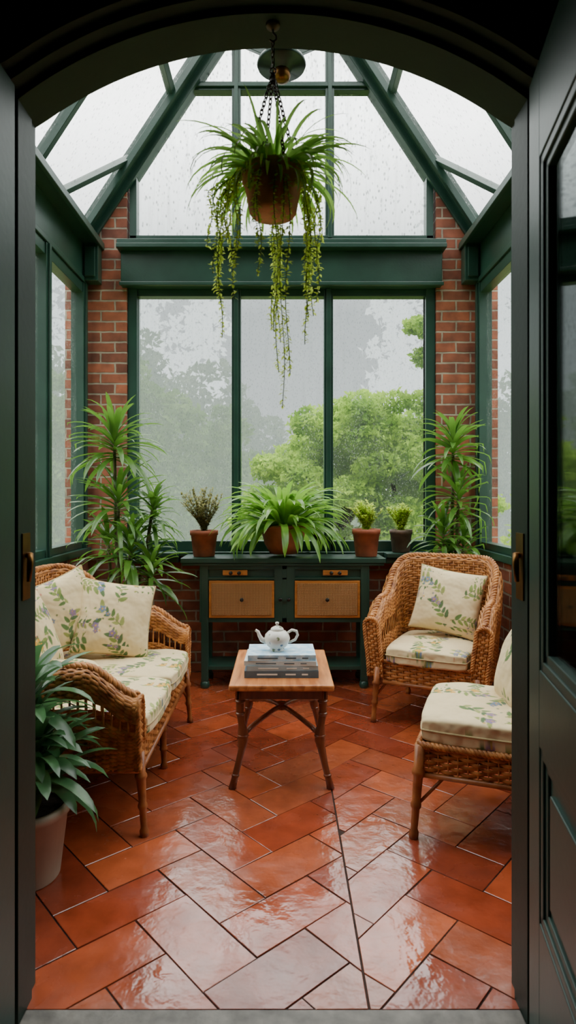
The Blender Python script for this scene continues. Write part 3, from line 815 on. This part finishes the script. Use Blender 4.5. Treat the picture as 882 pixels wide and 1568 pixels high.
def cane_plant(name,loc,pot,heads,leafmat='leaf_dr'):
    b=MB(); potgeo(b,*pot)
    for (hx,hy,hz,n,Ln,w) in heads:
        pts=[(hx*.15,hy*.15,pot[1]*.85),(hx*.45,hy*.4,pot[1]+(hz-pot[1])*.35),(hx*.8,hy*.8,pot[1]+(hz-pot[1])*.7),(hx,hy,hz)]
        b.tube(pts,[.016,.014,.013,.010],8,3)
        rosette(b,(hx,hy,hz),n,Ln,w)
    lx,ly=loc[0],loc[1]
    cl=lambda x,y,z:(max(-1.49,min(1.49,x+lx))-lx,min(4.85,y+ly)-ly,z)
    b.build(name,['terrad','soil',leafmat,'stem'],loc=loc,clamp=cl)
cane_plant('potted_dracaena',(-1.14,4.38,0),(.15,.28),[(-.04,0,1.84,66,.48,.046),(-.0,-.05,1.42,48,.50,.042),(.24,-.02,1.36,48,.31,.040),(.10,-.1,1.08,48,.44,.046),(-.1,.05,1.12,26,.40,.042),(.24,-.1,.95,30,.38,.042)])
cane_plant('potted_dracaena',(1.27,4.68,0),(.13,.26),[(.02,-.02,1.84,60,.42,.044),(.05,-.06,1.46,46,.43,.040),(-.07,-.08,1.18,38,.38,.040),(.10,-.03,1.10,34,.36,.040),(-.02,-.06,.98,28,.30,.038)])
b=MB(); bowlgeo(b,.168,.235)
for i in range(210):
    az=R.uniform(0,2*pi); el=R.uniform(.1,1.5)
    rr=R.uniform(0,.10)
    b.blade((rr*math.cos(az),rr*math.sin(az),.21),az+R.uniform(-.3,.3),el,R.uniform(.38,.58)*(.95 if el>1 else 1),R.uniform(.036,.058),R.uniform(1.1,2.2),9,2,.3,R.uniform(-.3,.3))
b.build('potted_fern',['terrad','soil','leaf_fern'],loc=(.015,4.665,.951),clamp=lambda x,y,z:(x,min(y,.22),max(z,.02) if (abs(x)<.74 and y>-.18) else z))
def small_bush(name,loc,r,h,mats,hh,nb=26,leaf=.018,seed=1,stem=3):
    rr=random.Random(seed); b=MB(); potgeo(b,r,h)
    for i in range(nb):
        az=rr.uniform(0,2*pi); sp=rr.uniform(.05,.6); l=hh*rr.uniform(.6,1.0)
        p=Vector((0,0,h*.9)); d=Vector((math.cos(az)*sp,math.sin(az)*sp,1)).normalized(); pts=[p.copy()]
        for k in range(6):
            p=p+d*l/6; d=(d+Vector((rr.uniform(-.2,.2),rr.uniform(-.2,.2),0))).normalized(); pts.append(p.copy())
            for q in range(8):
                b.blade(p-d*(l/6)*rr.random(),rr.uniform(0,2*pi),rr.uniform(-.1,1),leaf*rr.uniform(.7,1.3),leaf*.55,.5,3,2)
        b.tube(pts,.0018,4,stem)
    b.build(name,mats,loc=loc)
small_bush('potted_herb',(-.58,4.65,.951),.105,.195,['terra','soil','leaf_br','stem'],.36,46,.028,seed=2)
small_bush('potted_herb',(.635,4.65,.951),.105,.205,['terra','soil','leaf_tr','stem'],.24,46,.028,seed=3)
small_bush('potted_herb',(.93,4.83,.966),.088,.175,['greypot','soil','leaf_tr','stem'],.24,26,.032,seed=4)
b=MB(); potgeo(b,.160,.27,.74,rim=.12)
for (x,y,z,n) in ((0,0,.54,36),(.05,-.04,.48,32),(-.0,.03,.70,32),(.05,.03,.42,22)):
    b.tube([(x*.3,y*.3,.24),(x,y,z)],.01,6,3)
    rosette(b,(x,y,z),n,.34,.054,(-.05,1.35),(.7,1.6),2,.12)
b.build('potted_houseplant',['creampot','soil','leaf_dk','gstem'],loc=(-.945,2.29,0))

def hanging():
    e=empty('hanging_planter',(-.023,1.68,0))
    b=MB(); b.lathe([(0,0),(.058,0),(.064,.008),(.078,.085),(.084,.09),(.085,.118),(.077,.118),(.074,.105)],(0,0,2.160),36,0); b.lathe([(.075,.105),(0,.108)],(0,0,2.160),36,1)
    b.build('pot',['hangpot','soil'],e)
    b=MB()
    def chain(p,q,link=.017,r=.0018):
        p=Vector(p);q=Vector(q);d=q-p;n=max(2,int(d.length/(link*.72)));t=d.normalized();a=t.orthogonal().normalized();c=t.cross(a)
        for i in range(n):
            ce=p+d*((i+.5)/n); s=a if i%2 else c
            b.tube([ce+t*math.cos(k*pi/5)*link*.5+s*math.sin(k*pi/5)*link*.28 for k in range(10)],r,5,0,closed=True)
    b.lathe([(0,0),(.02,0),(.018,-.006),(.006,-.012),(0,-.013)],(0,0,2.676),16)
    b.tube([(0,0,2.67),(0,0,2.655),(.009,0,2.646),(.009,0,2.636),(0,0,2.630),(-.009,0,2.636)],.0028,8)
    chain((0,0,2.632),(0,0,2.56))
    b.tube([(.008*math.cos(k*pi/6),0,2.552+.008*math.sin(k*pi/6)) for k in range(12)],.0022,6,closed=True)
    for k in range(4):
        a=k*pi/2+.4; chain((0,0,2.546),(.080*math.cos(a),.080*math.sin(a),2.27))
    b.build('chain',['iron'],e)
    b=MB()
    for i in range(190):
        az=R.uniform(0,2*pi); el=R.uniform(.05,1.45); r0=R.uniform(0,.05)
        side=abs(math.cos(az))
        b.blade((r0*math.cos(az),r0*math.sin(az),2.262),az+R.uniform(-.4,.4),el,R.uniform(.15,.26)*(.72+.42*side),R.uniform(.010,.017),R.uniform(1.3,2.9),10,0,.35,R.uniform(-.3,.3),.7)
    b.build('spider_leaves',['leaf_sp'],e)
    b=MB()
    st=[(-.143,1.83,.0),(-.10,1.92,-.05),(-.035,1.97,-.07),(.02,1.63,-.06),(.092,1.81,0),(-.15,1.96,.04),(.12,1.93,.02),(.09,1.99,-.05),(-.12,2.02,.03),(.01,1.75,.06),(.11,1.9,.06),(-.0,1.98,.09)]
    for (x,zb2,y) in st:
        for rep in range(3):
            xx=x+R.uniform(-.014,.014)*rep; z2=zb2+rep*R.uniform(.05,.12)
            rr=math.hypot(xx,y)+1e-6; k=min(1,.07/rr); 
            sx,sy=(xx*k,y*k) if rr>.03 else (xx,.07*(-1 if y<0 else 1))
            pts=[Vector((sx*.8,sy*.8,2.268)),Vector((sx*1.12,sy*1.12,2.290))]
            m=26; ph=R.uniform(0,6)
            ex=xx if abs(xx)>abs(sx) else sx*1.25; ey=y if abs(y)>.08 else sy*1.25
            for i in range(1,m+1):
                t=i/m; kk=min(1,t*4)
                pts.append(Vector((sx*1.12+(ex-sx*1.12)*kk+.006*math.sin(ph+t*9),sy*1.12+(ey-sy*1.12)*kk+.005*math.cos(ph+t*7),2.290+(z2-2.290)*t)))
            b.tube(pts,.0012,4,1)
            for a,c in zip(pts[1:-1],pts[2:]):
                cnt=max(2,int((c-a).length/.0038))
                for q in range(cnt):
                    p=a.lerp(c,q/cnt); b.blade(p,R.uniform(0,2*pi),R.uniform(-.9,.5),R.uniform(.010,.018),.0085,.6,2,0,.2)
    b.build('trailing_strands',['leaf_tr','gstem'],e)
hanging()
b=MB()
b.tube([(0,3.4,zs(0)-.1),(0,3.4,3.86)],.014,10)
b.lathe([(0,.10),(.03,.10),(.035,.07),(.05,.06),(.055,.045),(.13,.015),(.135,.0),(.13,-.012),(.06,-.02),(.05,-.035),(0,-.035)],(0,3.4,3.765),36)
b.lathe([(.045,-.034),(.05,-.06),(.04,-.085),(.015,-.095),(0,-.096)],(0,3.4,3.765),24,1)
b.build('pendant_lamp',['bronze','brass'])

# ------------------------------------------------------------------ outside
def leafcloud(name,blobs,n,size,mat,trunk=None,seed=0,bark='bark',branches=False):
    rs=np.random.RandomState(seed); B=np.array(blobs,float)
    wgt=(B[:,3]*B[:,5])**1.0; idx=rs.choice(len(B),n,p=wgt/wgt.sum()); Bq=B[idx]
    d=rs.normal(size=(n,3)); d/=np.linalg.norm(d,axis=1)[:,None]
    rad_=rs.uniform(.72,1.06,n)**1.0
    lump=1+.16*np.sin(d[:,0]*7+idx)*np.cos(d[:,2]*8+idx*2)+.1*np.sin(d[:,1]*13+idx)
    P=Bq[:,:3]+d*Bq[:,3:6]*(rad_*lump)[:,None]
    a=rs.normal(size=(n,3)); a/=np.linalg.norm(a,axis=1)[:,None]
    b2=np.cross(a,rs.normal(size=(n,3))); b2/=np.linalg.norm(b2,axis=1)[:,None]
    s=(size*rs.uniform(.5,1.3,n))[:,None]
    V=np.stack([P-a*s,P-b2*s*.5,P+a*s,P+b2*s*.5],1).reshape(-1,3)
    mb=MB(); mb.v=[tuple(p) for p in V.tolist()]; mb.f=[(4*i,4*i+1,4*i+2,4*i+3) for i in range(n)]; mb.m=[0]*n; mb.s=[False]*n
    if trunk:
        for (x,y,z,r) in trunk:
            mb.tube([(x,y,-.15),(x+.05,y,z*.5),(x-.05,y,z*.8)],[r,r*.8,r*.4],8,1)
            if branches:
                for k in range(4):
                    q=k*1.7; mb.tube([(x,y,z*.4),(x+math.cos(q)*z*.2,y+math.sin(q)*z*.2,z*.7)],[r*.5,r*.15],6,1)
    mb.build(name,[mat,bark])
rb=random.Random(4)
bl=[]
for (x,z,r) in ((.05,1.9,.55),(.35,2.15,.55),(.7,2.35,.6),(1.05,2.6,.66),(1.5,2.4,.66),(2.0,2.5,.6),(.8,1.7,.85),(1.6,1.7,.85),(2.1,2.1,.7),(.0,1.2,.65),(-.4,1.1,.55),(1.2,.9,.9),(2.2,1.2,.8),(.3,.6,.8),(.6,1.3,.8),(1.3,2.1,.8)):
    for q in range(8): bl.append((x+rb.uniform(-.35,.35)*r/.6,9+rb.uniform(-.9,.6),z+rb.uniform(-.3,.25)*r/.6,r*.42,r*.42,r*.24))
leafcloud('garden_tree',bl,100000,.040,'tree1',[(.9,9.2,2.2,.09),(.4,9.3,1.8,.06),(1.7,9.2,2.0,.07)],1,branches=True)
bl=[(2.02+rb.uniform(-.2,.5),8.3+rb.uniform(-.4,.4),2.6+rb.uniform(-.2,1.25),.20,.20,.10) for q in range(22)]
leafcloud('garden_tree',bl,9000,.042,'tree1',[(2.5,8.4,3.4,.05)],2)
def grove(name,xs,y,zr,r,n,size,mat,seed):
    rr=random.Random(seed); bl=[];tr=[]
    for x in xs:
        top=rr.uniform(*zr); z=top; tr.append((x,y,top*.6,.1))
        while z>0:
            w=r*(.45+.75*(1-z/top)**.6)*rr.uniform(.8,1.15)
            for q in range(2): bl.append((x+rr.uniform(-.5,.5)*r,y+rr.uniform(-.6,.6)*r,z-r*.3,w*.7,w*.7,w*.45))
            z-=r*.42
    leafcloud(name,bl,n,size,mat,tr,seed,mat)
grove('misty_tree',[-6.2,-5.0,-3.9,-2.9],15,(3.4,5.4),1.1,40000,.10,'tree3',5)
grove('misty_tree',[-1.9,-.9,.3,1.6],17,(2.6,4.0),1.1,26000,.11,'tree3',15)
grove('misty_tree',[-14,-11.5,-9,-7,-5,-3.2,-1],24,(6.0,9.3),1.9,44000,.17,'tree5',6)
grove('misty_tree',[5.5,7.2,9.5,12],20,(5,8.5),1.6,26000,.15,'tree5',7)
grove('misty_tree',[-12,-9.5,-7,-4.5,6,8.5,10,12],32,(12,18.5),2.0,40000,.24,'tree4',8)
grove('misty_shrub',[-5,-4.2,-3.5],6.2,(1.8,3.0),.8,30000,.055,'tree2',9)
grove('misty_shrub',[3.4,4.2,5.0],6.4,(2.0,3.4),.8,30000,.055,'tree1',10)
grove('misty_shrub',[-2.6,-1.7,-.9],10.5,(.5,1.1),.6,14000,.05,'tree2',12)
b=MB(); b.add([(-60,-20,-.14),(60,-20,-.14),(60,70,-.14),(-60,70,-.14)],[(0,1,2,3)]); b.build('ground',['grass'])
for sx in (-1,1):
    b=MB(); x0,x1=sorted((sx*1.58,sx*1.80)); b.box(x0,x1,5.16,5.40,-.14,3.3); b.box(x0-.03,x1+.03,5.155,5.43,3.3,3.38); b.build('brick_pier',['brick'])

# ------------------------------------------------------------------ world
w=bpy.data.worlds.new('World'); bpy.context.scene.world=w; w.use_nodes=True; nt=w.node_tree
for n in list(nt.nodes): nt.nodes.remove(n)
out=nt.nodes.new('ShaderNodeOutputWorld'); bg=nt.nodes.new('ShaderNodeBackground'); L(nt,bg.outputs[0],out.inputs[0])
tc=nt.nodes.new('ShaderNodeTexCoord'); sp=nt.nodes.new('ShaderNodeSeparateXYZ'); L(nt,tc.outputs['Generated'],sp.inputs[0])
r=nt.nodes.new('ShaderNodeValToRGB'); L(nt,sp.outputs[2],r.inputs[0])
el=r.color_ramp.elements
el[0].position=0.0; el[0].color=(.48,.51,.50,1)
el[1].position=1.0; el[1].color=(1,.985,.95,1)
x=el.new(.28); x.color=(.42,.45,.45,1)
x=el.new(.40); x.color=(.75,.77,.765,1)
x=el.new(.52); x.color=(.98,.98,.965,1)
nz=N(nt,'ShaderNodeTexNoise',Scale=2.5,Detail=3.0); L(nt,tc.outputs['Generated'],nz.inputs['Vector'])
mm=nt.nodes.new('ShaderNodeMix'); mm.data_type='RGBA'; mm.blend_type='MULTIPLY'; mm.inputs[0].default_value=.5
L(nt,r.outputs[0],mm.inputs[6]); L(nt,ramp(nt,nz.outputs['Fac'],.3,.7,(.85,.86,.87,1),(1.1,1.1,1.1,1)),mm.inputs[7])
L(nt,mm.outputs[2],bg.inputs[0])
def mr(a,b2,c,d):
    m=nt.nodes.new('ShaderNodeMapRange'); m.inputs[1].default_value=a;m.inputs[2].default_value=b2;m.inputs[3].default_value=c;m.inputs[4].default_value=d
    L(nt,sp.outputs[2],m.inputs[0]); return m.outputs[0]
L(nt,mathn(nt,'ADD',mr(.32,.50,2.0,5.2),mr(.60,.90,0,2.2)),bg.inputs[1])

# ------------------------------------------------------------------ camera
cd=bpy.data.cameras.new('camera'); cam=bpy.data.objects.new('camera',cd); bpy.context.scene.collection.objects.link(cam)
cam.location=(0,0,1.4); cam.rotation_euler=(pi/2,0,0)
cd.sensor_fit='VERTICAL'; cd.sensor_height=36; cd.sensor_width=36; cd.lens=950/1568*36
cd.shift_x=10/1568; cd.shift_y=-24/1568; cd.clip_start=.02
cd.dof.use_dof=True; cd.dof.focus_distance=3.3; cd.dof.aperture_fstop=4.0
bpy.context.scene.camera=cam
